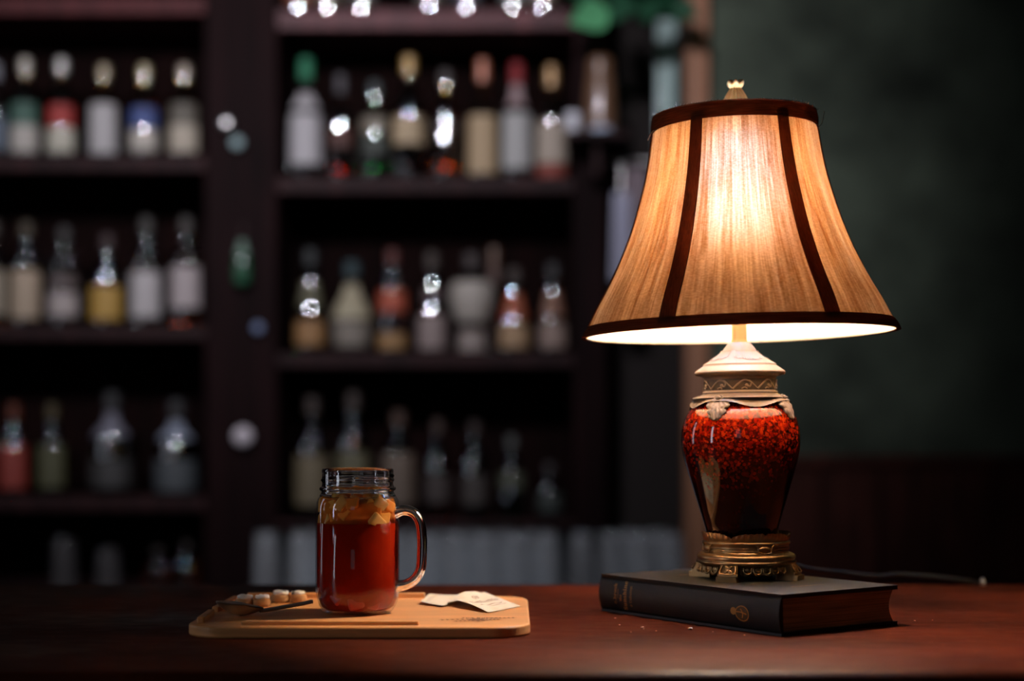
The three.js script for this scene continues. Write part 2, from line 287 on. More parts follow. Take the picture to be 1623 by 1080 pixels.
// lowest left: dim tumblers on the back counter
const thinGlass = phy({ color: lin(.9, .93, .95), roughness: .03, transmission: .88, thickness: 0, ior: 1.5 });
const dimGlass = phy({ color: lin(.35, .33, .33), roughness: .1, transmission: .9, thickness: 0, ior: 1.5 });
const ringGlass = phy({ color: 0xffffff, roughness: .04, metalness: .3, transmission: 1, thickness: .004, ior: 1.6, clearcoat: 1 });
function tumbler(x, top, hw, label, group, dz = 0, d0 = D - .04, m = thinGlass) {
  const d = d0 + dz, H = yAt(top, d) - BY, R = hw * d / F;
  const o = thing('drinking_glass', label, 'glass', V(xAt(x, d), BY, -d), 0, group);
  part('bowl', lathe([[R, .001], [R, .004], [R * .93, H * .5], [R * .84, H - .014], [R * .8, H - .006], [R * .74, H - .002], [0, H]], 32), m, o);
  part('glint_ring', new THREE.TorusGeometry(R * .76, .0045, 10, 32).rotateX(Math.PI / 2).translate(0, H - .0045, 0), ringGlass, o);  // ring added to catch glints on the upturned base
  part('rim', new THREE.TorusGeometry(R, .0016, 8, 32).rotateX(Math.PI / 2).translate(0, .0016, 0), thinGlass, o);
  return o;
}
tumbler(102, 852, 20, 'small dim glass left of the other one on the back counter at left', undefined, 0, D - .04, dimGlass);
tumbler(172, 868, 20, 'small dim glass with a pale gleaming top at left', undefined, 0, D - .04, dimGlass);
bottle('B', 250, 868, 22, 'squat', 'amber', '#4a3424', [], 'low brown bottle in the shadow at the foot of the left bay');
bottle('B', 296, 860, 20, 'squat', 'amber', '#4a3424', [], 'low brown bottle beside the post at the foot of the left bay');
const ORD = 'first second third fourth fifth sixth seventh eighth ninth tenth eleventh twelfth thirteenth fourteenth'.split(' ');
const gl = 'upturned glasses lined up on the back counter';
for (let i = 0; i < 14; i++) tumbler(424 + i * 49.5 + rr(-3, 3), 842, 21, ORD[i] + ' glass from the left in the front upturned line on the back counter', gl);
for (let i = 0; i < 13; i++) if (![0, 9, 10].includes(i)) tumbler(449 + i * 49.5 + rr(-3, 3), 838, 21, ORD[i > 10 ? i - 3 : i - 1] + ' glass from the left in the rear upturned line on the back counter', gl + ', second line', .085);

// ------------------------------------------------------------------ odds and ends round the shelves
function knob(x, y, r, mat, label, cat = 'knob') {  // knobs added in place of out-of-focus glints on the post
  const o = thing('glint_knob', label, cat, at(x, y, D - .012));
  part('stem', new THREE.CylinderGeometry(r * .35, r * .45, .02, 16).rotateX(Math.PI / 2).translate(0, 0, 0), shelfMat, o);
  part('ball', new THREE.SphereGeometry(r, 24, 16).scale(1, 1, .7).translate(0, 0, .012 + r * .6), mat, o);
}
const pale = paper('#9a9397'), teal = paper('#6a7c7c'), blue = paper('#525e78');
knob(361, 198, .017, silverMat, 'silvery round knob in place of a blurred glint, the upper one of two high on the dark post');
knob(378, 229, .017, teal, 'dull grey-green round knob in place of a blurred glint just under the silvery one on the post');
knob(411, 521, .014, blue, 'small bluish knob in place of a blurred glint halfway down the dark post');
knob(388, 692, .026, pale, 'large pale round knob in place of a blurred glint low on the dark post');
{
  const d = D - .034, o = thing('hanging_bottle', 'small green flask hanging on the dark post', 'bottle', at(384, 452, d));
  part('strap', merge([new THREE.TorusGeometry(.011, .0015, 6, 20).rotateX(Math.PI / 2).translate(0, .1, 0), tube([V(0, .1, -.011), V(0, .13, -.02), V(0, .15, -.026)], .0015, 10, 6), box(.01, .02, .006, 0, .15, -.026)]), shelfMat, o);
  part('glass_body', lathe(profile([[0, 0], [.016, 0], [.021, .006], [.022, .05], [.018, .075], [.009, .09], [.008, .115]])(24), 28), phy({ color: lin(.006, .06, .025), roughness: .2, transmission: .4, thickness: .02 }), o);
  part('label', lathe([[.0225, .012], [.0228, .046]], 24, -1.2, 2.4), paper('#0a331c'), o);
  part('tag', lathe([[.0195, .078], [.0105, .106], [.0095, .118], [0, .119]], 24), paper('#46584c'), o);
}
{ // bracket shelf right of the upper bottles with two things on it
  const d = D - .07, y = yAt(216, d), o = thing('bracket_shelf', 'small dark bracket shelf fixed beside the right bay', 'shelf', V(xAt(945, d), y, -D + .0112));
  part('board', metreUv(box(.16, .02, .15, 0, -.01, .07, .004)), shelfMat, o);
  part('bracket', box(.02, .09, .09, 0, -.065, .05, .004), shelfMat, o);
  const c = thing('carafe', 'brown carafe with a blue-white glint painted at its foot on the bracket shelf', 'bottle', V(xAt(951, d), y, -d));
  const H = yAt(92, d) - y, R = 24 * d / F;
  part('body', lathe(profile([[0, 0], [R * .9, 0], [R, .01], [R, H * .55], [R * .85, H * .8], [R * .8, H * .96], [R * .7, H]])(36).concat([[0, H]]), 36), phy({ color: lin(.10, .05, .026), roughness: .35, clearcoat: .25 }), c);
  part('label', lathe([[R + .001, .006], [R + .001, .066]], 24, -.75, 1.5), paper('#8a95a6'), c);  // band painting the blue-white glint low on the carafe
  const t = thing('glint_glass', 'small pale glass added for a glint, left of the brown carafe', 'glass', V(xAt(908, d), y, -d));  // pale glass added to stand in for a single glint
  part('bowl', lathe([[0, .001], [.017, .001], [.02, .06], [.018, .06], [.0155, .008], [0, .008]], 28), phy({ color: lin(.7, .7, .74), transmission: .4, roughness: .2, thickness: .01 }), t);
}
// hanging cloths and the pale upright in the recess
const RY = yAt(256, 4.19);
{
  const x0 = xAt(960, 4.19), x1 = xAt(1090, 4.19), o = thing('hanging_rail', 'thin dark rail between the right bay and the brown corner post', 'rail', V((x0 + x1) / 2, RY, -4.195));
  part('rod', new THREE.CylinderGeometry(.006, .006, x1 - x0, 14).rotateZ(Math.PI / 2), silverMat, o);
  for (const s of [-1, 1]) part('end_plate', new THREE.CylinderGeometry(.014, .014, .006, 18).rotateZ(Math.PI / 2).translate(s * (x1 - x0) / 2, 0, 0), shelfMat, o);
}
function cloth(x0, x1, y0, y1, d, c, label) {
  const a = at(x0, y0, d), b = at(x1, y1, d), w = b.x - a.x, h = a.y - b.y, top = RY - b.y, dz = -4.195 + d;
  const o = thing('hanging_cloth', label, 'cloth', V((a.x + b.x) / 2, b.y, -d));
  const f = (side) => (t, s) => V((s - .5) * w * (.75 + .25 * (1 - t)) * (side > 0 ? 1 : -1), t * h, side * .004 + .012 * Math.sin(s * (side > 0 ? 1 : -1) * 15 + (side > 0 ? 0 : 15)) * (1 - t * .6));
  part('fabric', merge([grid(14, 30, f(1)), grid(14, 30, f(-1))]), paper(c), o);
  part('hook', tube([V(0, h - .006, 0), V(0, (h + top) / 2, dz * .6 + .006), V(0, top - .002, dz + .0085), V(0, top + .008, dz), V(0, top, dz - .0085)], .0022, 24, 8), silverMat, o);
}
cloth(984, 1030, 266, 420, 4.215, '#6a5d62', 'mauve-grey cloth hanging behind the paler cloth, left of the lampshade');
cloth(968, 1002, 306, 446, 4.175, '#8d8d9c', 'pale blue-grey cloth hanging left of the lampshade');
{
  const o = thing('glass_panel', 'pale grey-green upright glass strip fixed beside the brown corner post', 'panel', V(xAt(1056, 4.3), 0, -4.3));
  const y1 = yAt(32, 4.3), y0 = yAt(325, 4.3);
  part('strip', box(.055, y1 - y0, .02, 0, (y1 + y0) / 2, 0, .004), phy({ color: lin(.2, .28, .26), roughness: .3, clearcoat: .6 }), o);
  for (const y of [y0 + .06, y1 - .06]) part('bracket', box(.055, .02, .03, .045, y, .004, .003), shelfMat, o);
}
// trailing plant above the right bay
{
  const d = 4.05, o = thing('trailing_plant', 'green leafy plant trailing over the top right corner of the shelving', 'plant', V(xAt(1000, d), yAt(-70, d), -d));
  const rel = (x, y, z = 0) => at(x, y, d).sub(o.position).add(V(0, 0, z));
  part('pot', lathe([[0, 0], [.05, 0], [.075, .1], [.085, .105], [.085, .12], [.07, .12], [.06, .02], [0, .02]], 32).translate(0, 0, 0), paper('#3a2a22'), o);
  const stems = [[rel(1000, -60), rel(960, -20), rel(935, 5), rel(925, 25)], [rel(1005, -60), rel(1020, -20), rel(1050, 8), rel(1070, 15)], [rel(1000, -60), rel(985, -10), rel(975, 20)]];
  part('stem', merge(stems.map((s) => tube(s, .003, 20, 6))), paper('#1d3a22'), o);
  const lm = phy({ color: lin(.09, .32, .14), roughness: .4, transmission: .3, thickness: 0 }), lm2 = phy({ color: lin(.008, .06, .025), roughness: .45, transmission: .3, thickness: 0 });
  function leaf(x, y, len, wid, ang, pitch, m) {
    const g = grid(14, 10, (t, s) => { const w = wid * Math.sin(Math.PI * Math.pow(t, .75)) * (1 - .25 * t), q = s * 2 - 1; return V(q * w / 2, t * len, -.12 * len * t * t + .12 * wid * q * q); });
    g.rotateX(pitch); g.rotateZ(ang); const p = rel(x, y); g.translate(p.x, p.y, p.z);
    part('leaf', g, m, o);
  }
  leaf(962, 20, .125, .095, 1.95, .5, lm); leaf(968, 16, .11, .08, -1.8, .9, lm2); leaf(1010, 22, .1, .07, -1.5, .8, lm2); leaf(1072, 12, .1, .075, 1.4, .8, lm2); leaf(1066, 10, .09, .07, -2.2, .6, lm2); leaf(985, 5, .12, .08, .5, .7, lm2); leaf(940, -5, .11, .08, 1.3, .6, lm2);
}
// ceiling spotlights over the back bar (out of frame, they light the bottles)
function spotlight(x, z, tx, ty, tz, power, label) {
  const HYL = 2.7, o = thing('hanging_spotlight', label, 'light', V(x, CH, z));
  const q = new THREE.Quaternion().setFromUnitVectors(V(0, 0, -1), V(tx - x, ty - HYL, tz - z).normalize()), y = HYL - CH;
  part('rod', new THREE.CylinderGeometry(.006, .006, -y - .05, 10).translate(0, (y + .05) / 2, .06), blackMat, o);
  part('canister', lathe([[.09, 0], [.09, .16], [.06, .19], [0, .19], [0, .185], [.055, .185], [.085, .158], [.085, 0], [.09, 0]], 28).rotateX(Math.PI / 2).applyQuaternion(q).translate(0, y, 0), blackMat, o);
  part('lamp_lens', new THREE.CylinderGeometry(.083, .083, .006, 28).rotateX(Math.PI / 2).translate(0, 0, .03).applyQuaternion(q).translate(0, y, 0), std({ color: 0xffffff, emissive: SPOT.color, emissiveIntensity: 3 }), o);
  const l = new THREE.SpotLight(SPOT.color, power, 0, .66, 1, 2); l.name = 'spot'; l.position.set(0, y, 0).add(V(0, 0, -.09).applyQuaternion(q)); l.target.position.set(tx - x, ty - CH, tz - z); l.castShadow = true; l.shadow.radius = 4; o.add(l, l.target);
}
spotlight(-1.2, -1.9, -1.2, 2.1, -4.27, SPOT.power, 'hanging spotlight aimed at the left bay');
spotlight(-.15, -1.9, -.25, 2.1, -4.27, SPOT.power, 'hanging spotlight aimed at the right bay');

// ------------------------------------------------------------------ the bar counter
{
  const z0 = -1.158, z1 = -1.85, th = .045, r = .012, o = thing('bar_counter', 'long polished reddish-brown wooden bar counter, scuffed and dusty', 'counter', V(-.3, 0, (z0 + z1) / 2));
  const s = new THREE.Shape(), hz = (z0 - z1) / 2;   // cross-section in (z, y), extruded along x
  s.moveTo(-hz, CT - th); s.lineTo(hz - r, CT - th); s.absarc(hz - r, CT - th + r, r, -Math.PI / 2, 0, false); s.lineTo(hz, CT - r); s.absarc(hz - r, CT - r, r, 0, Math.PI / 2, false); s.lineTo(-hz + .006, CT); s.absarc(-hz + .006, CT - .006, .006, Math.PI / 2, Math.PI, false); s.lineTo(-hz, CT - th);
  const g = new THREE.ExtrudeGeometry(s, { depth: 4.2, bevelEnabled: false, curveSegments: 10 });
  g.translate(0, 0, -2.1); g.rotateY(-Math.PI / 2);    // (z,y,depth) -> x = -depth, z = shape x
  part('counter_top', metreUv(mergeVertices(g, 1e-5), 1, 1), counterMat, o);
  part('front_panel', metreUv(box(4.1, CT - th, .5, 0, (CT - th) / 2, -.02)), shelfMat, o);
}

// ------------------------------------------------------------------ the book
const BK = { W: .152, L: .25, H: .036, turn: Math.atan2(.58, .815) };
{
  const o = thing('book', 'thick black hardback book with gilt lettering lying under the lamp', 'book', V(.2212, CT, -1.513), BK.turn);
  const { W, L, H } = BK, b = .0028, bulge = .004;
  const sp = (y) => -W / 2 - bulge * (1 - Math.pow(2 * y / H - 1, 2)) + bulge;      // spine outline x at height y
  const coverTex = dataTex(256, 256, (u, v) => { const k = 10 + 8 * noise(u * 90, v * 90, 90, 90) + 12 * noise(u * 6, v * 6, 6, 6) + (noise(u * 200, v * 200, 200, 200) > .985 ? 40 : 0); return [k, k * .93, k * .86]; });
  const cm = std({ map: coverTex, roughness: .5, bumpMap: coverTex, bumpScale: .0002 });
  const s = new THREE.Shape(), n = 16;
  s.moveTo(W / 2, H); s.lineTo(-W / 2 + .003, H);
  for (let i = 1; i < n; i++) { const y = H * (1 - i / n), e = Math.min(i, n - i); s.lineTo(sp(y) + (e === 1 ? .0008 : 0), y); }
  s.lineTo(-W / 2 + .003, 0); s.lineTo(W / 2, 0); s.lineTo(W / 2, b); s.lineTo(-W / 2 + b + .002, b); s.lineTo(-W / 2 + b + .001, H - b); s.lineTo(W / 2, H - b);
  const g = new THREE.ExtrudeGeometry(s, { depth: L - .001, bevelEnabled: true, bevelSize: .0006, bevelThickness: .0005, bevelSegments: 2 }).translate(0, 0, -L / 2 + .0005);
  part('cover', metreUv(g, 6, 6), cm, o);
  // page block: hollowed fore-edge
  const p = new THREE.Shape(); p.moveTo(-W / 2 + b + .0015, b); p.lineTo(W / 2 - .003, b);
  for (let i = 1; i <= 10; i++) { const y = b + (H - 2 * b) * i / 10; p.lineTo(W / 2 - .003 - .006 * Math.sin(Math.PI * i / 10), y); }
  p.lineTo(-W / 2 + b + .0015, H - b);
  const pageTex = dataTex(64, 512, (u, v) => { const k = .55 + .5 * noise(u * 3, v * 170, 3, 170) + .2 * noise(u * 5, v * 9, 5, 9); return [176 * k, 136 * k, 84 * k]; });
  const pg = new THREE.ExtrudeGeometry(p, { depth: L - .005, bevelEnabled: false }).translate(0, 0, -L / 2 + .0025);
  part('page_block', metreUv(pg, 6, 28), std({ map: pageTex, roughness: .85 }), o, 'brown aged page edges');
  // gilt print: a patch follows the spine
  const gilt = (w, h, draw) => std({ map: canvasTex(w, h, (c) => { c.fillStyle = '#c48a3e'; c.fillRect(0, 0, w, h); }), alphaMap: canvasTex(w, h, (c) => { c.fillStyle = '#000'; c.fillRect(0, 0, w, h); c.fillStyle = c.strokeStyle = '#fff'; draw(c, w, h); }), transparent: true, metalness: .15, roughness: .45 });
  const spinePatch = (z0, z1, y0, y1) => grid(10, 2, (t, q) => { const y = y0 + (y1 - y0) * t; return V(sp(y) - .0009, y, z0 + (z1 - z0) * q); });
  part('spine_lettering', spinePatch(-L / 2 + .022, -L / 2 + .056, .003, .033).rotateZ(0), gilt(256, 256, (c, w, h) => { // reads upwards, first line at the head
    c.translate(0, h); c.rotate(-Math.PI / 2); c.textAlign = 'center';
    c.font = 'bold 44px serif'; c.fillText('e.brook', 140, 44); c.fillRect(100, 60, 80, 4);
    c.font = 'bold 34px serif'; c.fillText('the', 110, 104); c.font = 'bold 52px serif'; c.fillText('Sunshine', 132, 160); c.font = '38px serif'; c.fillText('a Column', 130, 220);
  }), o, 'small gilt lettering');
  part('spine_emblem', spinePatch(L / 2 - .062, L / 2 - .034, .007, .026), gilt(256, 192, (c) => {
    c.beginPath(); c.ellipse(150, 100, 76, 66, .25, 0, 7); c.globalAlpha = .55; c.fill(); c.globalAlpha = 1; c.lineWidth = 9; c.stroke();
    c.beginPath(); c.arc(48, 86, 34, 0, 7); c.fill();
    c.lineWidth = 10; c.beginPath(); c.moveTo(60, 92); c.quadraticCurveTo(130, 80, 200, 104); c.moveTo(130, 60); c.quadraticCurveTo(170, 90, 150, 140); c.stroke();
  }), o, 'gilt emblem on the spine');
  const flat = (x0, x1, z0, z1) => grid(1, 1, (t, q) => V(x0 + (x1 - x0) * q, H + .0009, z1 + (z0 - z1) * t));
  part('cover_title', flat(-.038, .042, L / 2 - .196, L / 2 - .188), gilt(1024, 96, (c) => { c.textAlign = 'center'; c.font = 'bold 92px serif'; c.fillText('the Sunshine', 512, 80); }), o, 'gilt title line');
  part('cover_imprint', flat(-.018, .024, L / 2 - .045, L / 2 - .040), gilt(512, 64, (c) => { c.textAlign = 'center'; c.font = 'bold 58px serif'; c.fillText('a Column', 256, 50); c.fillRect(0, 28, 110, 10); c.fillRect(400, 28, 110, 10); }), o, 'small gilt imprint');
}

// ------------------------------------------------------------------ the table lamp
const lampPos = V(.2235, CT + BK.H + .0007, -1.53), LEAN = .013;
const lamp = thing('table_lamp', 'lit table lamp with amber fabric bell shade and red glazed vase body on the book', 'lamp', lampPos);
const S = .000612, HY = (py) => (917 - py) * S;
const lean = (m) => { m.rotation.z = LEAN; return m; };
{
  // pedestal
  const bx = .0035; // the pedestal stands a little right of the leaning body
  const ped = lathe([[.02, .006], [.040, .007], [.0435, .0135], [.0455, .0142], [.0478, .0152], [.0482, .0168], [.0474, .0178], [.0462, .0182], [.0470, .0192], [.0476, .0212], [.0466, .0232], [.0440, .0246], [.0415, .0250],
    [.0408, .0258], [.0408, .0264], [.0398, .0269], [.0408, .0276], [.0408, .0284], [.0398, .0289], [.0408, .0296], [.0408, .0304], [.0398, .0309], [.0406, .0318], [.0406, .0328], [.0418, .0338], [.0424, .0348], [.0420, .0360], [.0404, .0366], [.034, .0370]].map(([r, y]) => [r, y]), 96);
  part('pedestal', ped.translate(bx, 0, 0), brassMat, lamp);
  // leafy crown rim round the foot of the vase
  const crown = (off) => rev(10, 240, (t, a) => {
    const q = a - .3, lobe = Math.abs(Math.sin(q * 4)), fine = Math.abs(Math.sin(q * 24)) * .0007, peak = Math.pow(Math.abs(Math.cos(q * 2)), 14) * .0035;
    const h = .0022 + .0056 * Math.sqrt(lobe) + fine + peak, y = .0362 + h * t, bul = Math.sin(t * Math.PI) * .0012;
    return [.0400 + .0024 * t * t + bul + off + .0005 * Math.sin(q * 48) * t, y];
  });
  part('crown_rim', merge([crown(0), crown(-.0014)]).translate(bx, 0, 0), brassMat, lamp);
  // cartouches between the feet
  for (let i = 0; i < 4; i++) {
    const a = .30 + i * Math.PI / 2, g = merge([new THREE.SphereGeometry(.0052, 24, 14).scale(1.25, .62, .4).translate(0, .0297, .0412),
      tube([V(-.0098, .0336, .0405), V(-.0072, .0318, .0416), V(-.0068, .0275, .0418), V(0, .0256, .0422), V(.0068, .0275, .0418), V(.0072, .0318, .0416), V(.0098, .0336, .0405)], .00075, 40, 7)]);
    part('cartouche', g.rotateY(a).translate(bx, 0, 0), brassMat, lamp);
  }
  // scalloped apron and hanging loops
  const apron = rev(6, 240, (t, a) => [.0405 + .0035 * (1 - t) - .001 * Math.abs(Math.sin(a * 12)), .0145 - (1 - t) * (.0075 + .002 * Math.abs(Math.sin(a * 12 + .4)))]);
  part('apron', apron.translate(bx, 0, 0), brassMat, lamp);
  for (let i = 0; i < 4; i++) for (let k = -2; k <= 2; k++) {
    const a = .30 + i * Math.PI / 2 + k * .205;
    const g = merge([tube([V(-.0038, .0125, 0), V(-.0034, .0088, .0012), V(0, .0068, .0018), V(.0034, .0088, .0012), V(.0038, .0125, 0)], .0009, 22, 7), new THREE.SphereGeometry(.003, 14, 10).scale(1, .8, .35).translate(0, .0105, 0)]).translate(0, 0, .0448);
    part('loop', g.rotateY(a).translate(bx, 0, 0), brassMat, lamp);
  }
  // feet
  for (let i = 0; i < 4; i++) {
    const a = -.49 + i * Math.PI / 2, s = new THREE.Shape([V2(.034, 0), V2(.0545, 0), V2(.0548, .0042), V2(.0520, .0046), V2(.0518, .0066), V2(.0502, .0070), V2(.0462, .0158), V2(.034, .0158)]);
    const body = new THREE.ExtrudeGeometry(s, { depth: .0175, bevelEnabled: true, bevelSize: .0006, bevelThickness: .0006, bevelSegments: 2 }).translate(0, 0, -.00875).rotateY(-Math.PI / 2);
    const p = body.attributes.position; for (let k = 0; k < p.count; k++) p.setX(k, p.getX(k) * (1.14 - p.getY(k) * 14)); body.computeVertexNormals();
    const f = part('foot', body.rotateY(a).translate(bx, 0, 0), brassMat, lamp);
    const petals = [];
    for (let k = 0; k < 4; k++) petals.push(new THREE.SphereGeometry(.0022, 12, 8).scale(.75, 1.2, .4).translate(0, .0024, 0).rotateZ(k * Math.PI / 2 + .78));
    petals.push(tube([V(-.0062, .004, 0), V(-.0074, -.0042, .0022), V(.0074, -.0042, .0022), V(.0062, .004, 0)], .0007, 30, 6));
    part('rosette', merge(petals).rotateX(-.42).translate(0, .0112, .0492).rotateY(a).translate(bx, 0, 0), brassMat, f);
  }
  // vase
  const vp = profile([[.0335, HY(853)], [56 * S, HY(845)], [58.5 * S, HY(834)], [65 * S, HY(812)], [72.5 * S, HY(787)], [79 * S, HY(765)], [85.5 * S, HY(743)], [91 * S, HY(721)], [93.3 * S, HY(701)], [92 * S, HY(682)], [88.5 * S, HY(668)], [84 * S, HY(658)], [77 * S, HY(649)], [66 * S, HY(641)], [50 * S, HY(636)]])(90);
  const vh = HY(636) - HY(853);
  const vaseTex = canvasTex(2048, 1024, (c, w, h) => {
    c.fillStyle = '#1a0604'; c.fillRect(0, 0, w, h);
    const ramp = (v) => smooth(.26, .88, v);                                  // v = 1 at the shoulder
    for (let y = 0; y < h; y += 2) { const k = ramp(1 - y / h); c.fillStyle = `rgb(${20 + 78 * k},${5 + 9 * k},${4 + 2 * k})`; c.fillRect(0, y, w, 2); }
    for (let i = 0; i < 15000; i++) {
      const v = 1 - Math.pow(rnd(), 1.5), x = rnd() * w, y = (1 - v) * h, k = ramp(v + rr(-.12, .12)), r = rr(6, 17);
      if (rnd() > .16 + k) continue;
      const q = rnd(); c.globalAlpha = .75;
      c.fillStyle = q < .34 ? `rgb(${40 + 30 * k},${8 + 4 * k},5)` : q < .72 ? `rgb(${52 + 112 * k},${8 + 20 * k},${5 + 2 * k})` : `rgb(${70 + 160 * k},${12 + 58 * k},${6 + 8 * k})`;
      c.beginPath(); const n = 6, a0 = rnd() * 6; for (let j = 0; j < n; j++) { const a = a0 + j / n * 6.283, R = r * rr(.7, 1.15); c.lineTo(x + R * Math.cos(a) * .8, y + R * Math.sin(a)); } c.fill();
    }
    c.globalAlpha = 1;
  });
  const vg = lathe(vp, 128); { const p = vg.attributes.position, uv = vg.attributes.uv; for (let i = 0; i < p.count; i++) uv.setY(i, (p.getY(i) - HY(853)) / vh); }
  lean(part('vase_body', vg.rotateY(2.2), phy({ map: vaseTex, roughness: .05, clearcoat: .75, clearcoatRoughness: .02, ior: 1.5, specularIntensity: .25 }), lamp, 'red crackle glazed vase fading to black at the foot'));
  // collar: neck, skirt, scrolls, leaves
  const collar = lathe([[.030, HY(636)], [.0465, HY(634)], [.0455, HY(631)], [.0395, HY(629)], [.0362, HY(627)], [.0358, HY(625)], [.0366, HY(624)], [.0358, HY(622)], [.0340, HY(621)], [.0338, HY(603)], [.0350, HY(601)], [.0352, HY(599)], [.036, HY(598)]], 96);
  lean(part('collar', collar, capMat, lamp));
  lean(part('neck_band', lathe([[.0335, HY(620.5)], [.0344, HY(619.8)], [.0344, HY(604)], [.0335, HY(603.3)]], 96), recessShadeMat, lamp, 'dark band painting the recess shade of the collar'));
  const skirt = (o2) => rev(10, 240, (t, a) => {
    const q = a + .60, m = Math.cos(q * 4), drop = .0034 + .0062 * Math.pow(.5 - .5 * m, 1.3) + .0001 * Math.sin(q * 60), rEnd = .0478 + .0012 * (1 + m) * .5;
    return [.0362 + (rEnd - .0362) * Math.pow(t, .8) + o2, HY(626) - drop * Math.pow(t, 1.1) - .0035 * t];
  });
  lean(part('skirt', merge([skirt(0), skirt(-.0012)]), capMat, lamp));
  const scrolls = [];
  for (let i = 0; i < 9; i++) {
    const a0 = i / 9 * Math.PI * 2, R = .0349, P = (a, y) => V(R * Math.sin(a0 + a), y, R * Math.cos(a0 + a)), ym = HY(612), e = .0042;
    scrolls.push(tube([P(-.34, ym - e), P(-.18, ym + e * .2), P(0, ym + e), P(.16, ym + e * .3), P(.12, ym - e * .5), P(.02, ym - e * .3)], .00085, 30, 7));
    scrolls.push(tube([P(.1, ym + e), P(.22, ym + e * .1), P(.34, ym - e * .9)], .0007, 14, 6), tube([P(-.1, ym - e), P(-.02, ym - e * .7), P(.06, ym - e)], .0007, 10, 6));
    scrolls.push(new THREE.SphereGeometry(.0018, 10, 8).scale(1, 1, .6).rotateY(a0).translate(P(.04, ym - e * .25).x, ym - e * .25, P(.04, 0).z));
  }
  lean(part('scroll_relief', merge(scrolls), capMat, lamp));
  for (let i = 0; i < 4; i++) {
    const a = -.60 + i * Math.PI / 2, f = (o2) => (t, s) => { // acanthus leaf running down over the shoulder
      const q = s * 2 - 1, lob = .80 + .20 * Math.abs(Math.cos(t * 13.5)), w = .0158 * (.62 + .38 * smooth(0, .3, t)) * Math.pow(1.002 - t, .42) * lob, x = q * w;
      const rel = .0012 * Math.abs(Math.cos((q * 2.6 + (q > 0 ? -1 : 1) * t * 2.2) * 3.1)) * (1 - t * .4) - .0008 * Math.exp(-q * q * 120), out = .0405 + .0195 * Math.pow(t, .8) - .004 * t * t + rel - .0022 * q * q, y = HY(629) - .0228 * Math.pow(t, 1.15) - .0012 * Math.abs(q) * t;
      return V(x, y, out - (o2 ? .0016 : 0));
    };
    const g = merge([grid(34, 18, f(0)), grid(34, 18, (t, s) => f(1)(t, 1 - s)), new THREE.SphereGeometry(.0032, 16, 10).scale(1, .8, .7).translate(0, HY(633), .0462), new THREE.TorusGeometry(.0042, .0009, 8, 24).scale(1, .8, 1).rotateX(-.5).translate(0, HY(633.5), .0458)]);
    lean(part('acanthus_leaf', g.rotateY(a), capMat, lamp));
  }
  // cap: flared hat with scalloped valances
  lean(part('cap', lathe([[.034, HY(600)], [.0365, HY(598.5)], [.0425, HY(596)], [.0435, HY(593.5)], [.0438, HY(592)], [.0432, HY(590.5)], [.0405, HY(587)], [.0365, HY(582.5)], [.0352, HY(581.5)], [.0352, HY(579.5)], [.0345, HY(578)], [.0315, HY(575.5)], [.0275, HY(571.5)], [.0225, HY(566)], [.0182, HY(560.5)], [.0165, HY(558)], [.0160, HY(557)], [.0158, HY(556)], [.0138, HY(551.5)], [.0108, HY(545)], [.0086, HY(544)], [.0, HY(544)]], 96), capTopMat, lamp));
  const coneR = (y) => { const k = (HY(558) - y) / (HY(576) - HY(558)) * -1; return .0165 + .0155 * Math.pow(Math.max(0, k), 1.35); };
  for (let i = 0; i < 4; i++) {
    const g = rev(8, 60, (t, a) => { const s = (a + .66) / 1.32, edge = Math.abs(Math.sin(s * Math.PI * 4)); const len = (.0082 + .0016 * Math.sqrt(edge)) * (.72 + .28 * Math.sin(Math.PI * s)), y = HY(557.5) - len * t; return [coneR(y) + .0013 + .0005 * Math.cos(s * Math.PI * 36) * t, y]; }, -.66, .66);
    const lip = rev(1, 60, (t, a) => { const s = (a + .66) / 1.32, edge = Math.abs(Math.sin(s * Math.PI * 4)); const len = (.0082 + .0016 * Math.sqrt(edge)) * (.72 + .28 * Math.sin(Math.PI * s)), y = HY(557.5) - len; return [coneR(y) + (t ? -.001 : .0013), y]; }, -.66, .66);
    lean(part('valance', merge([g, lip]).rotateY(.3 + i * Math.PI / 2), capTopMat, lamp));
  }
  lean(part('stem', lathe([[.0078, HY(545)], [.0078, HY(541)], [.0072, HY(540)], [.0072, .285], [.0085, .29], [.012, .295]], 40), brassMat, lamp, 'brass stem'));
  lean(part('lamp_socket', lathe([[.012, .295], [.0155, .30], [.0165, .318], [.0178, .3275], [.0182, .3305], [.0175, .331], [.018, .331], [.0, .330]], 40), brassMat, lamp));
  lean(part('harp', tube([V(-.012, .30, 0), V(-.03, .315, 0), V(-.046, .36, 0), V(-.036, .42, 0), V(0, .442, 0), V(.036, .42, 0), V(.046, .36, 0), V(.03, .315, 0), V(.012, .30, 0)], .0011, 80, 8), brassMat, lamp));
  // bulb
  const bulb = lean(part('bulb', lathe(profile([[.0170, .3305], [.026, .336], [.0335, .347], [.0365, .364], [.0360, .387], [.0305, .412], [.018, .4285], [0, .4325]])(40), 40), std({ color: 0xffffff, emissive: lin(.34, .94, 2.4), emissiveIntensity: LAMP.glow, roughness: .5 }), lamp, 'glowing bulb'));
  const pl = new THREE.PointLight(LAMP.color, LAMP.power, 0, 2); pl.name = 'bulb_light'; pl.position.set(0, .351, 0); pl.castShadow = true; pl.shadow.radius = .9; bulb.add(pl);
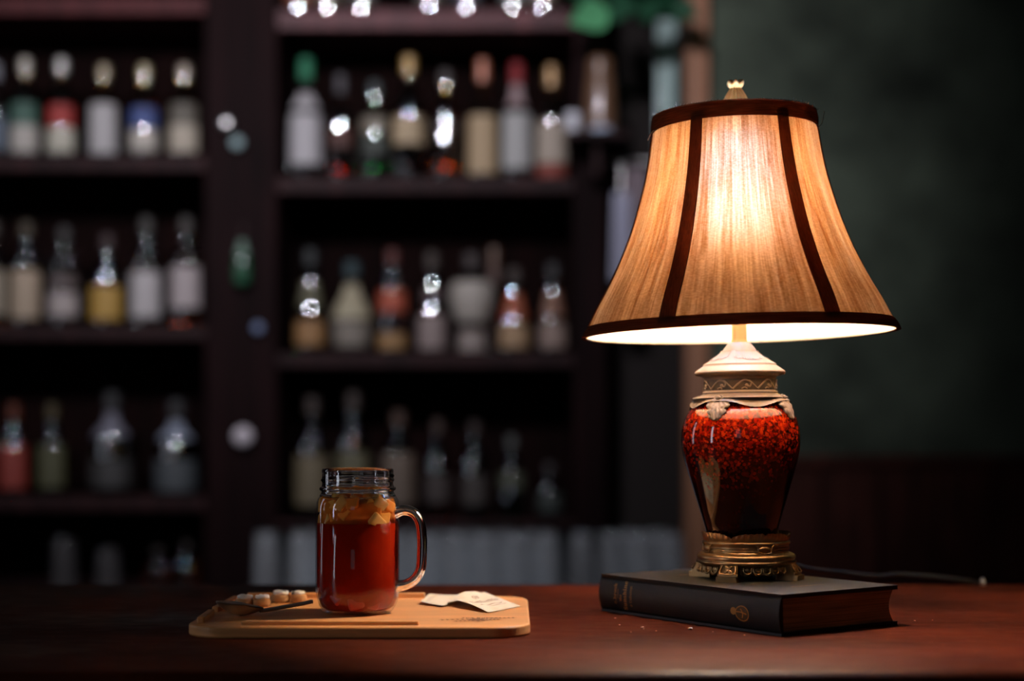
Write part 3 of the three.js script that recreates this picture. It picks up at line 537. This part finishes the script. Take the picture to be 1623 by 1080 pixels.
  // finial
  const fin = rev(36, 96, (t, a) => {
    if (t < .7) { const k = t / .7, r = .0135 * (1 - Math.pow(k, 1.9) * .62) * (k < .06 ? .8 + k * 3.3 : 1), rib = .0007 * Math.cos(a * 14) * smooth(.1, .4, k); return [r + rib, .0015 + .0215 * k]; }
    const k = (t - .7) / .3, pet = .5 + .5 * Math.cos(a * 6 + .4); return [(.0051 + .0040 * Math.sin(k * Math.PI * .75) * (.55 + .45 * pet)) * (k > .93 ? .5 : 1), .0230 + .0085 * k * (.62 + .38 * pet)];
  });
  const fi = part('finial', merge([fin, lathe([[.0085, -.004], [.0085, .0015], [.0135, .002]], 32)]), goldLeafMat, lamp, 'golden flower bud finial'); fi.position.set(-.0062, .4515, 0); fi.rotation.z = .02;
}
// shade, built round its own bottom centre
{
  const yb = .2365, h = .2105, pts = [[.1510, 0], [.1475, .006], [.1375, .0265], [.1265, .046], [.1172, .064], [.1082, .084], [.1004, .1045], [.0932, .127], [.0872, .149], [.0832, .168], [.0802, .187], [.0785, .2], [.0778, h]];
  const prof = profile(pts)(60), R = (y) => { for (let i = 1; i < prof.length; i++) if (prof[i][1] >= y) { const t = (y - prof[i - 1][1]) / (prof[i][1] - prof[i - 1][1]); return prof[i - 1][0] + t * (prof[i][0] - prof[i - 1][0]); } return prof.at(-1)[0]; };
  const off = (d) => prof.map(([r, y]) => [r + d, y]);
  const fabricTex = dataTex(2048, 512, (u, v, x, y) => {
    const slub = noise(u * 260, v * 5, 260, 5) * .42 + noise(u * 640, v * 11, 640, 11) * .38 + noise(u * 90, v * 2, 90, 2) * .3, weft = noise(u * 420, v * 256, 420, 256) * .26;
    const k = Math.max(0, Math.min(1, (slub + weft - .30) * 1.25));
    return [154 + 92 * k, 102 + 114 * k, 56 + 116 * k];
  });
  const fabricMat = phy({ map: fabricTex, roughness: .95, transmission: .6, thickness: .001, ior: 1.14, specularIntensity: .2 });
  const shell = off(0).concat(off(-.0012).reverse(), [off(0)[0]]);
  const sh = part('lamp_shade', lathe(shell, 144), fabricMat, lamp, 'slubby amber fabric bell shade');
  { const p = sh.geometry.attributes.position, uv = sh.geometry.attributes.uv; for (let i = 0; i < p.count; i++) uv.setY(i, p.getY(i) / h); }
  sh.position.set(-.0031, yb, 0); sh.rotation.z = .024;
  const lining = phy({ color: lin(.88, .67, .44), roughness: .97, transmission: .021, thickness: 0, ior: 1.1, specularIntensity: 0, transparent: true, opacity: .84, side: THREE.DoubleSide });
  part('lining', lathe(off(-.0032), 144), lining, sh, 'pale inner lining');
  const tapeTex = dataTex(128, 128, (u, v) => { const k = .7 + .5 * noise(u * 60, v * 60, 60, 60); return [120 * k, 66 * k, 42 * k]; });
  const tape = phy({ map: tapeTex, roughness: .9, transmission: .6, thickness: .001, ior: 1.1, specularIntensity: .2 });
  const band = (y0, y1, d0, d1) => { const n = 8, a = [], b = []; for (let i = 0; i <= n; i++) { const y = y0 + (y1 - y0) * i / n, e = Math.sin(Math.PI * i / n); a.push([R(y) + d1 * (.55 + .45 * e), y]); b.push([R(y) - d0, y]); } return lathe(a.concat(b.reverse(), [a[0]]), 144); };
  part('top_band', band(h - .0138, h + .0012, .0042, .0022), tape, sh, 'dark brown top band');
  part('bottom_band', band(-.0008, .0098, .0029, .0024), tape, sh, 'dark brown bottom band');
  for (let i = 0; i < 6; i++) {
    const a0 = -.592 + i * Math.PI / 3, d = .0016;
    const f = (o2) => (t, s) => { const y = .004 + (h - .010) * t, r = R(y) + o2, half = (.0082 - .0026 * t) / r, a = a0 + half * (s * 2 - 1) * 1; return V(r * Math.sin(a), y, r * Math.cos(a)); };
    part('rib_tape', merge([grid(48, 4, f(d)), grid(48, 4, (t, s) => f(.0002)(t, 1 - s)), grid(48, 1, (t, s) => f(s ? d : .0002)(t, 0)), grid(48, 1, (t, s) => f(s ? .0002 : d)(t, 1))]), tape, sh);
  }
  // frayed thread ends on the top edge
  const th = [];
  for (let i = 0; i < 150; i++) { const a = rnd() * 6.283, r = R(h) + rr(-.001, .0015), l = i % 13 ? rr(.0008, .0022) : rr(.003, .006), b = a + rr(-.05, .05), p = V(r * Math.sin(a), h + .0008, r * Math.cos(a)), q = V((r + rr(-.001, .003)) * Math.sin(b), h + .0008 + l, (r + .001) * Math.cos(b)); th.push(tube([p, p.clone().lerp(q, .5).add(V(rr(-.0006, .0006), 0, 0)), q], .00016, 3, 3)); }
  for (const s of [-1, 1]) th.push(tube([V(s * R(h - .012), h - .013, .012), V(s * (R(h) + .004), h - .014 + s * .002, .013), V(s * (R(h) + .0075), h - .011 + s * .012, .013)], .00035, 6, 4));
  const fr = part('frayed_thread', merge(th), paper('#c9b9a4'), sh); fr.userData.kind = 'stuff';
  // spider that carries the shade
  const sp = [new THREE.TorusGeometry(.009, .0016, 8, 24).rotateX(Math.PI / 2).translate(0, h - .012, 0)];
  for (let i = 0; i < 3; i++) sp.push(tube([V(.009, h - .012, 0), V(.04, h - .016, 0), V(R(h - .008) - .003, h - .008, 0)], .0014, 16, 6).rotateY(.3 + i * 2.094));
  part('spider_fitting', merge(sp), brassMat, sh);
}
// flex behind the lamp
solo('power_cord', tube([V(.252, CT + BK.H + .006, -1.575), V(.285, CT + .0415, -1.63), at(1285, 903, 1.68), at(1330, 908, 1.74), at(1392, 914, 1.78), at(1416, 911.5, 1.8), at(1440, 912, 1.81), at(1490, 916, 1.825), at(1545, 924, 1.845), at(1572, 936, 1.87), at(1580, 1000, 1.885), at(1580, 1150, 1.89)], .0028, 120, 10), blackMat, 'black power cord running from the lamp over the back edge of the counter', 'cord');
{
  const p = at(1556, 927, 1.842), o = thing('cord_clip', 'tiny pale clip on the cord at the back edge of the counter', 'clip', V(p.x, CT, -1.838));
  part('loop', new THREE.TorusGeometry(.0042, .0013, 8, 20, 4.2).rotateY(Math.PI / 2).translate(0, .0035, 0), silverMat, o);
  part('foot', box(.004, .0016, .01, 0, .0008, 0, .0006), silverMat, o);
}

// ------------------------------------------------------------------ serving board with its things
const BT = .010, BD = { x0: -.284, x1: .016, z0: -1.354, z1: -1.618 };
const bambooTex = dataTex(1024, 512, (u, v) => { const strip = Math.floor(v * 14), t = lattice[strip * 13 + 5], g = noise(u * 8 + strip * 3, v * 220, 64, 220) * .5 + noise(u * 30, v * 420, 30, 420) * .4; const k = .82 + .14 * t + .16 * (g - .4), e = (v * 14) % 1 < .03 ? .9 : 1; return [246 * k * e, 170 * k * e, 102 * k * e]; });
const boardMat = phy({ map: bambooTex, roughness: .42, specularIntensity: .7 });
{
  const w = BD.x1 - BD.x0, l = BD.z0 - BD.z1, r = .036, cx = (BD.x0 + BD.x1) / 2, cz = (BD.z0 + BD.z1) / 2;
  const o = thing('serving_board', 'light bamboo serving board with low rails and rounded corners, holding the mug', 'board', V(cx, CT, cz));
  const s = new THREE.Shape(), a = w / 2, b = l / 2;
  s.moveTo(-a + r, -b); s.lineTo(a - r, -b); s.absarc(a - r, -b + r, r, -Math.PI / 2, 0); s.lineTo(a, b - r); s.absarc(a - r, b - r, r, 0, Math.PI / 2); s.lineTo(-a + r, b); s.absarc(-a + r, b - r, r, Math.PI / 2, Math.PI); s.lineTo(-a, -b + r); s.absarc(-a + r, -b + r, r, Math.PI, Math.PI * 1.5);
  const bev = .0022, g = new THREE.ExtrudeGeometry(s, { depth: BT - 2 * bev, bevelEnabled: true, bevelSize: bev, bevelOffset: -bev, bevelThickness: bev, bevelSegments: 4, curveSegments: 16 }).rotateX(-Math.PI / 2).translate(0, bev, 0);
  part('board', metreUv(g, 3.2, 3.2), boardMat, o);
  const rail = (x0, z0, x1, z1, wd = .0065, ht = .0052) => { const L = Math.hypot(x1 - x0, z1 - z0); const gg = box(L, ht + .001, wd, 0, 0, 0, .0014); gg.rotateY(-Math.atan2(z1 - z0, x1 - x0)); gg.translate((x0 + x1) / 2 - cx, BT + ht / 2 - .0005, (z0 + z1) / 2 - cz); part('rail', metreUv(gg, 3.2, 3.2), boardMat, o); };
  rail(-.268, -1.598, -.088, -1.598); rail(-.235, -1.373, -.081, -1.373, .011, .0035);
  rail(-.2760, -1.448, -.2735, -1.385); rail(-.2745, -1.570, -.2765, -1.470);
  // burnt-in mark
  const burn = std({ color: lin(.20, .075, .02), roughness: .7, transparent: true, alphaMap: canvasTex(1024, 512, (c, W, H) => {
    c.fillStyle = '#000'; c.fillRect(0, 0, W, H); c.strokeStyle = c.fillStyle = '#f4f4f4'; c.lineCap = 'round';
    const sprig = (x0, y0, x1, y1, n, len) => { c.lineWidth = 9; c.beginPath(); c.moveTo(x0, y0); c.quadraticCurveTo((x0 + x1) / 2, (y0 + y1) / 2 - 26, x1, y1); c.stroke(); for (let i = 1; i < n; i++) { const t = i / n, x = x0 + (x1 - x0) * t, y = y0 + (y1 - y0) * t - 26 * 2 * t * (1 - t); for (const sg of [-1, 1]) { c.save(); c.translate(x, y); c.rotate(Math.atan2(y1 - y0, x1 - x0) + sg * .8); c.beginPath(); c.ellipse(len / 2, 0, len / 2, len / 5, 0, 0, 7); c.fill(); c.restore(); } } };
    sprig(470, 250, 40, 330, 7, 52); sprig(560, 200, 990, 150, 8, 46); sprig(480, 330, 220, 430, 5, 50); sprig(560, 300, 800, 280, 5, 50);
    for (let i = 0; i < 9; i++) { c.save(); c.translate(510, 290); c.rotate(i / 9 * 6.283); c.beginPath(); c.ellipse(66, 0, 62, 24, 0, 0, 7); c.fill(); c.restore(); }
    c.font = 'italic bold 92px serif'; c.textAlign = 'center'; c.fillText('Tea house', 530, 180);
  }) });
  part('burnt_mark', grid(1, 1, (t, q) => V(-.068 - cx + .074 * q, BT + .0006, -1.384 - cz - .05 * t)), burn, o, 'brown branded mark');
}
const TOP = CT + BT;
// glass mug
const jarC = V(-.1433, TOP, -1.465), J = .000588, JY = (py) => (976 - py) * J;
{
  const o = thing('mason_jar_mug', 'clear glass jar mug with a handle and screw rim', 'mug', jarC);
  const out = profile([[47 * J, .0], [52 * J, .0008], [57.5 * J, .0042], [62 * J, .0095], [65 * J, .017], [66 * J, .026], [66 * J, JY(840)], [66 * J, JY(812)], [65 * J, JY(804)], [62.5 * J, JY(796)], [59 * J, JY(789.5)], [57 * J, JY(785.5)], [57.3 * J, JY(783.5)], [59.6 * J, JY(782)], [60.2 * J, JY(780)], [59.6 * J, JY(778)], [57 * J, JY(776.5)], [56.2 * J, JY(774)], [56 * J, JY(766)], [56 * J, JY(757)], [56.4 * J, JY(752)], [55.6 * J, JY(749)], [53.6 * J, JY(748)]])(110);
  const cut = JY(793), neckOut = out.filter((p) => p[1] >= cut), bodyOut = out.filter((p) => p[1] <= cut + .0006);
  const inn = profile([[51.6 * J, JY(748.6)], [50.8 * J, JY(751)], [51 * J, JY(770)], [52.2 * J, JY(784)], [55.6 * J, JY(790)], [neckOut[0][0] - .0016, cut]])(40);
  const all = neckOut.concat(inn, [neckOut[0]]), n = all.length - 1;
  const thread = (y, a) => { let b = 0; for (const [s, e, y0, y1] of [[-1.9, 2.6, JY(760), JY(768)], [1.3, 5.2, JY(759), JY(767)]]) { let q = a; while (q < s) q += 6.283; if (q < e) { const k = (q - s) / (e - s), yc = y0 + (y1 - y0) * k; b = Math.max(b, .0013 * Math.exp(-Math.pow((y - yc) / .0011, 2)) * smooth(0, .06, k) * smooth(1, .94, k)); } } return b; };
  part('screw_rim', rev(n, 120, (t, a) => { const i = Math.round(t * n), [r, y] = all[i]; return [r + (i < neckOut.length ? thread(y, a) : 0), y]; }), glassMat, o);
  part('glass_body', lathe([[0, .0012], [36 * J, .0012], [42 * J, .0003]].concat(bodyOut), 96), phy({ color: 0xffffff, roughness: .02, transmission: 1, thickness: 0, ior: 1.5 }), o);
  const hp = [[626, 818], [640, 814], [655, 818], [665, 832], [668.5, 855], [668.5, 885], [666, 908], [658, 922], [644, 931], [627, 934]].map(([x, y]) => V((x - 567) * J, JY(y), .002));
  const hc = new THREE.CatmullRomCurve3(hp), n2 = 60, na = 20, fr = hc.computeFrenetFrames(n2);
  const hg = grid(n2, na, (t, s) => { const p = hc.getPoint(t), tn = hc.getTangent(t), nn = V(-tn.y, tn.x, 0), a = -s * 6.28318, e = 1 + .25 * Math.pow(Math.abs(t * 2 - 1), 6); return p.clone().addScaledVector(nn, Math.cos(a) * .0047 * e).add(V(0, 0, Math.sin(a) * .0066 * e)); });
  part('handle', hg, glassMat, o);
}
{ // the drink: dark red tea with orange fruit on top
  const liq = phy({ color: lin(.42, .020, .004), roughness: .05, transmission: .45, thickness: .06, ior: 1.34, attenuationColor: lin(.8, .10, .012), attenuationDistance: .05 });
  const p = [[0, .0030], [40 * J, .0030], [50 * J, .0036], [57 * J, .0066], [62 * J, .0135], [64 * J, .024], [64.2 * J, .030], [64.2 * J, JY(833)], [30 * J, JY(836)], [0, JY(834)]];
  const m = solo('tea', lathe(p, 64), liq, 'dark red iced fruit tea filling the glass jar mug', 'drink'); m.position.copy(jarC);
  const top = phy({ color: lin(1, .30, .04), roughness: .05, transmission: .4, thickness: .06, ior: 1.34, attenuationColor: lin(1, .44, .08), attenuationDistance: .05 });
  const q = [[0, JY(833.6)], [30 * J, JY(835.6)], [60 * J, JY(832.6)], [60 * J, JY(812)], [59.5 * J, JY(803)], [57 * J, JY(795)], [0, JY(794)]];
  const n = solo('juice_layer', lathe(q, 64), top, 'orange fruity layer on top of the dark red tea', 'drink'); n.position.copy(jarC);
}
{
  const fm = [lin(1, .50, .08), lin(1, .62, .16), lin(1, .40, .05)].map((color) => phy({ color, roughness: .9, transmission: .4, thickness: 0, specularIntensity: .4 })), rm = std({ color: lin(.36, .022, .008), roughness: .5 });
  const cube = (s) => { const g = new RoundedBoxGeometry(s, s * .8, s * .9, 3, s * .16), p = g.attributes.position; for (let i = 0; i < p.count; i++) { const x = p.getX(i), y = p.getY(i), z = p.getZ(i); p.setXYZ(i, x * (1 + .25 * y / s), y + .12 * x, z * (1 - .2 * y / s)); } g.computeVertexNormals(); return g; };
  const geo = [cube(.0135), cube(.0155), cube(.012)];
  let k = 0;
  const put = (ang, r, y, gi, mat, label, group, sc = 1) => { const m = solo('fruit_piece', geo[gi], mat, label, 'fruit', group); m.position.set(jarC.x + r * Math.sin(ang), TOP + y, jarC.z + r * Math.cos(ang)); m.rotation.order = 'YXZ'; m.rotation.set(rr(-.15, .15), ang + rr(-.2, .2), rr(-.8, .8)); m.scale.setScalar(sc); };
  const L1 = 'orange-yellow fruit cube floating at the top of the tea', G1 = 'fruit cubes floating in the tea';
  for (let i = 0; i < 9; i++) put(-1.5 + i * .375 + rr(-.08, .08), .0300, JY(803) + rr(-.003, .002), i % 3, fm[(i + 1) % 3], L1, G1, rr(.8, 1.05));
  for (let i = 0; i < 8; i++) put(-1.3 + i * .375 + rr(-.1, .1), .0296, JY(820) + rr(-.005, .003), (i + 1) % 3, fm[i % 3], L1, G1, rr(.8, 1.1));
  for (let i = 0; i < 8; i++) put(i * .8, .019, JY(797) + rr(-.001, .002), i % 3, fm[(i + 1) % 3], L1, G1, .9);
  put(.62, .0300, JY(829), 1, fm[1], 'yellow fruit wedge hanging lowest below the floating cubes', undefined, 1.05);
  put(1.0, .0300, JY(840), 2, rm, 'red fruit piece under the floating cubes near the handle', undefined, 1.1);
  put(-.45, .0295, .018, 1, rm, 'red fruit lump sunk at the left of the mug bottom'); put(.05, .0295, .013, 1, rm, 'red fruit lump sunk at the middle of the mug bottom'); put(.55, .0295, .011, 2, rm, 'red fruit lump sunk at the right of the mug bottom');
}
// spoon: bowl tip over the left rail, handle end leaning on the mug
{
  const o = thing('teaspoon', 'shiny steel teaspoon leaning over the left rail of the board', 'spoon', V(-.268, TOP, -1.428));
  const ax = V(.0840, 0, -.034).normalize(), sv = V(-ax.z, 0, ax.x), bl = .044, bw = .031, Lh = .0925;
  const bowl = (k) => (t, s) => { // u along the axis from the tip, v across
    const th = s * 6.28318, u = Math.cos(th) * t, v = Math.sin(th) * t, w = 1 - .16 * u;
    const p = ax.clone().multiplyScalar(bl / 2 + u * bl / 2).addScaledVector(sv, v * bw / 2 * w);
    p.y = .0012 + .0110 * t * t + .0020 * Math.max(0, -u) - .0052 * Math.max(0, u) * t - (k ? .0009 : 0); return p;
  };
  part('bowl', merge([grid(14, 56, bowl(0)), grid(14, 56, (t, s) => bowl(1)(t, 1 - s))]), silverMat, o);
  const P = (d, y) => ax.clone().multiplyScalar(d).setY(y), hw = [.0034, .0026, .0024, .0026, .0030, .0036, .0040, .0030];
  const hc = new THREE.CatmullRomCurve3([P(bl - .004, .0042), P(bl + .003, .0046), P(bl + .010, .0054), P(bl + .018, .0066), P(bl + .028, .0080), P(bl + .038, .0093), P(Lh - .006, .0102), P(Lh - .003, .0106)]);
  part('handle', grid(40, 14, (t, s) => { const f = t * 7, i = Math.min(6, Math.floor(f)), w = hw[i] + (hw[i + 1] - hw[i]) * (f - i), th = -s * 6.28318, p = hc.getPoint(t); return p.addScaledVector(sv, Math.cos(th) * w).add(V(0, Math.sin(th) * .0018, 0)); }), silverMat, o);
}
// little iced biscuits
{
  const dough = std({ color: lin(.50, .24, .085), roughness: .75 }), icing = std({ color: lin(.9, .82, .70), roughness: .5 });
  const names = ['small iced biscuit, leftmost of the four behind the spoon bowl', 'small iced biscuit touching the right side of the leftmost one', 'largest small iced biscuit, left one of the pair further back', 'small iced biscuit nearest the mug'];
  [[-.2577, -1.52, .0085], [-.2412, -1.519, .0082], [-.2285, -1.556, .0098], [-.2105, -1.556, .0080]].forEach(([x, z, r], i) => {
    const o = thing('iced_biscuit', names[i], 'biscuit', V(x, TOP, z), i * 1.3, 'iced biscuits on the board'), h = .0082;
    part('dough', rev(20, 40, (t, a) => { const p = [[0, 0], [.86, 0], [1, .25], [1, .6], [.9, .92], [.6, 1], [0, 1]], f = t * 6, k = Math.min(5, Math.floor(f)), q = f - k, rr2 = p[k][0] + (p[k + 1][0] - p[k][0]) * q, y = p[k][1] + (p[k + 1][1] - p[k][1]) * q; return [rr2 * r * (1 + .04 * Math.sin(a * 3 + i)), y * h]; }), dough, o);
    const pts = []; for (let k = 0; k <= 18; k++) { const a = k * .62, q = r * (.78 - .66 * k / 18); pts.push(V(q * Math.cos(a), h + .0010 + .0005 * Math.sin(k * 2.2), q * Math.sin(a))); }
    part('icing', tube(pts, r * .24, 90, 8), icing, o, 'white icing swirl');
  });
}
// paper sachets
{
  const print = (draw) => canvasTex(768, 640, (c, w, h) => { c.fillStyle = '#e2cba6'; c.fillRect(0, 0, w, h); c.fillStyle = c.strokeStyle = '#7a4a2c'; draw(c, w, h); });
  const t1 = print((c) => { c.font = 'italic bold 84px serif'; c.textAlign = 'center'; c.font = 'italic bold 92px serif'; c.fillText('Qu', 360, 190); c.font = 'italic bold 120px serif'; c.fillText('Cinnamon', 380, 330); c.fillRect(150, 410, 480, 13); c.fillRect(260, 465, 400, 9); });
  const t2 = print((c) => { c.fillRect(120, 90, 540, 6); c.fillRect(90, 130, 560, 6); });
  const sheet = (A, B, C, Dd, lift, th) => { // A front, B right, C back, D left corner
    const f = (o2) => (t, s) => { const p = A.clone().lerp(B, s).lerp(Dd.clone().lerp(C, s), t); p.y += lift(s, t) - (o2 ? th * Math.sin(Math.PI * Math.min(1, Math.max(0, s))) * .6 + .0003 : 0); return p; };
    const edge = [[0, 1], [1, 0]];
    return merge([grid(24, 24, f(0)), grid(24, 24, (t, s) => f(1)(t, 1 - s))]);
  };
  const G = (x, y, z) => V(x, TOP + y, z);
  const s2 = sheet(G(-.066, .0022, -1.506), G(-.036, .002, -1.60), G(-.083, .002, -1.612), G(-.0895, .002, -1.535), (s, t) => .0008 * Math.sin(s * 7) * Math.sin(t * 5) + .0014 * Math.pow(t, 3), .001);
  solo('paper_sachet', s2, std({ map: t2, roughness: .8 }), 'cream paper sachet lying flat, partly under the other one', 'sachet');
  const s1 = sheet(G(-.0222, .0012, -1.458), G(.0085, .0008, -1.515), G(-.028, .0065, -1.594), G(-.061, .0062, -1.527), (s, t) => .0042 * Math.exp(-Math.pow((t - .95) / .2, 2)) * Math.sin(Math.PI * Math.min(1, s * 1.1)) + .0022 * Math.exp(-Math.pow((s - .02) / .25, 2)) * Math.sin(Math.PI * t) + .0005 * Math.sin(s * 19) * Math.sin(t * 13), .0012);
  solo('paper_sachet', s1, std({ map: t1, roughness: .8 }), 'cream paper sachet with brown print resting on top of the other', 'sachet');
}
// crumbs and dust specks on the counter
{
  const spots = [[1018, 996, .0011], [1020, 998, .0007], [982, 992, .0009], [975, 981, .0008], [1094, 999, .0019], [1130, 1003, .0008], [1040, 1001, .0006], [1180, 1008, .0007], [1000, 1003, .0006], [1450, 985, .0007], [1478, 984, .0006]];
  spots.forEach(([x, y, r], i) => { const d = F * (EYE - CT) / (y - 690), m = solo('crumb', new THREE.IcosahedronGeometry(r, 1).scale(1.4, .7, 1).translate(0, r * .65, 0), paper('#d8b49a'), 'tiny pale crumb lying on the counter in front of the book', 'crumb', 'crumbs on the counter'); m.position.copy(V(xAt(x, d), CT, -d)); m.rotation.y = i; });
}
renderer.render(scene, camera);
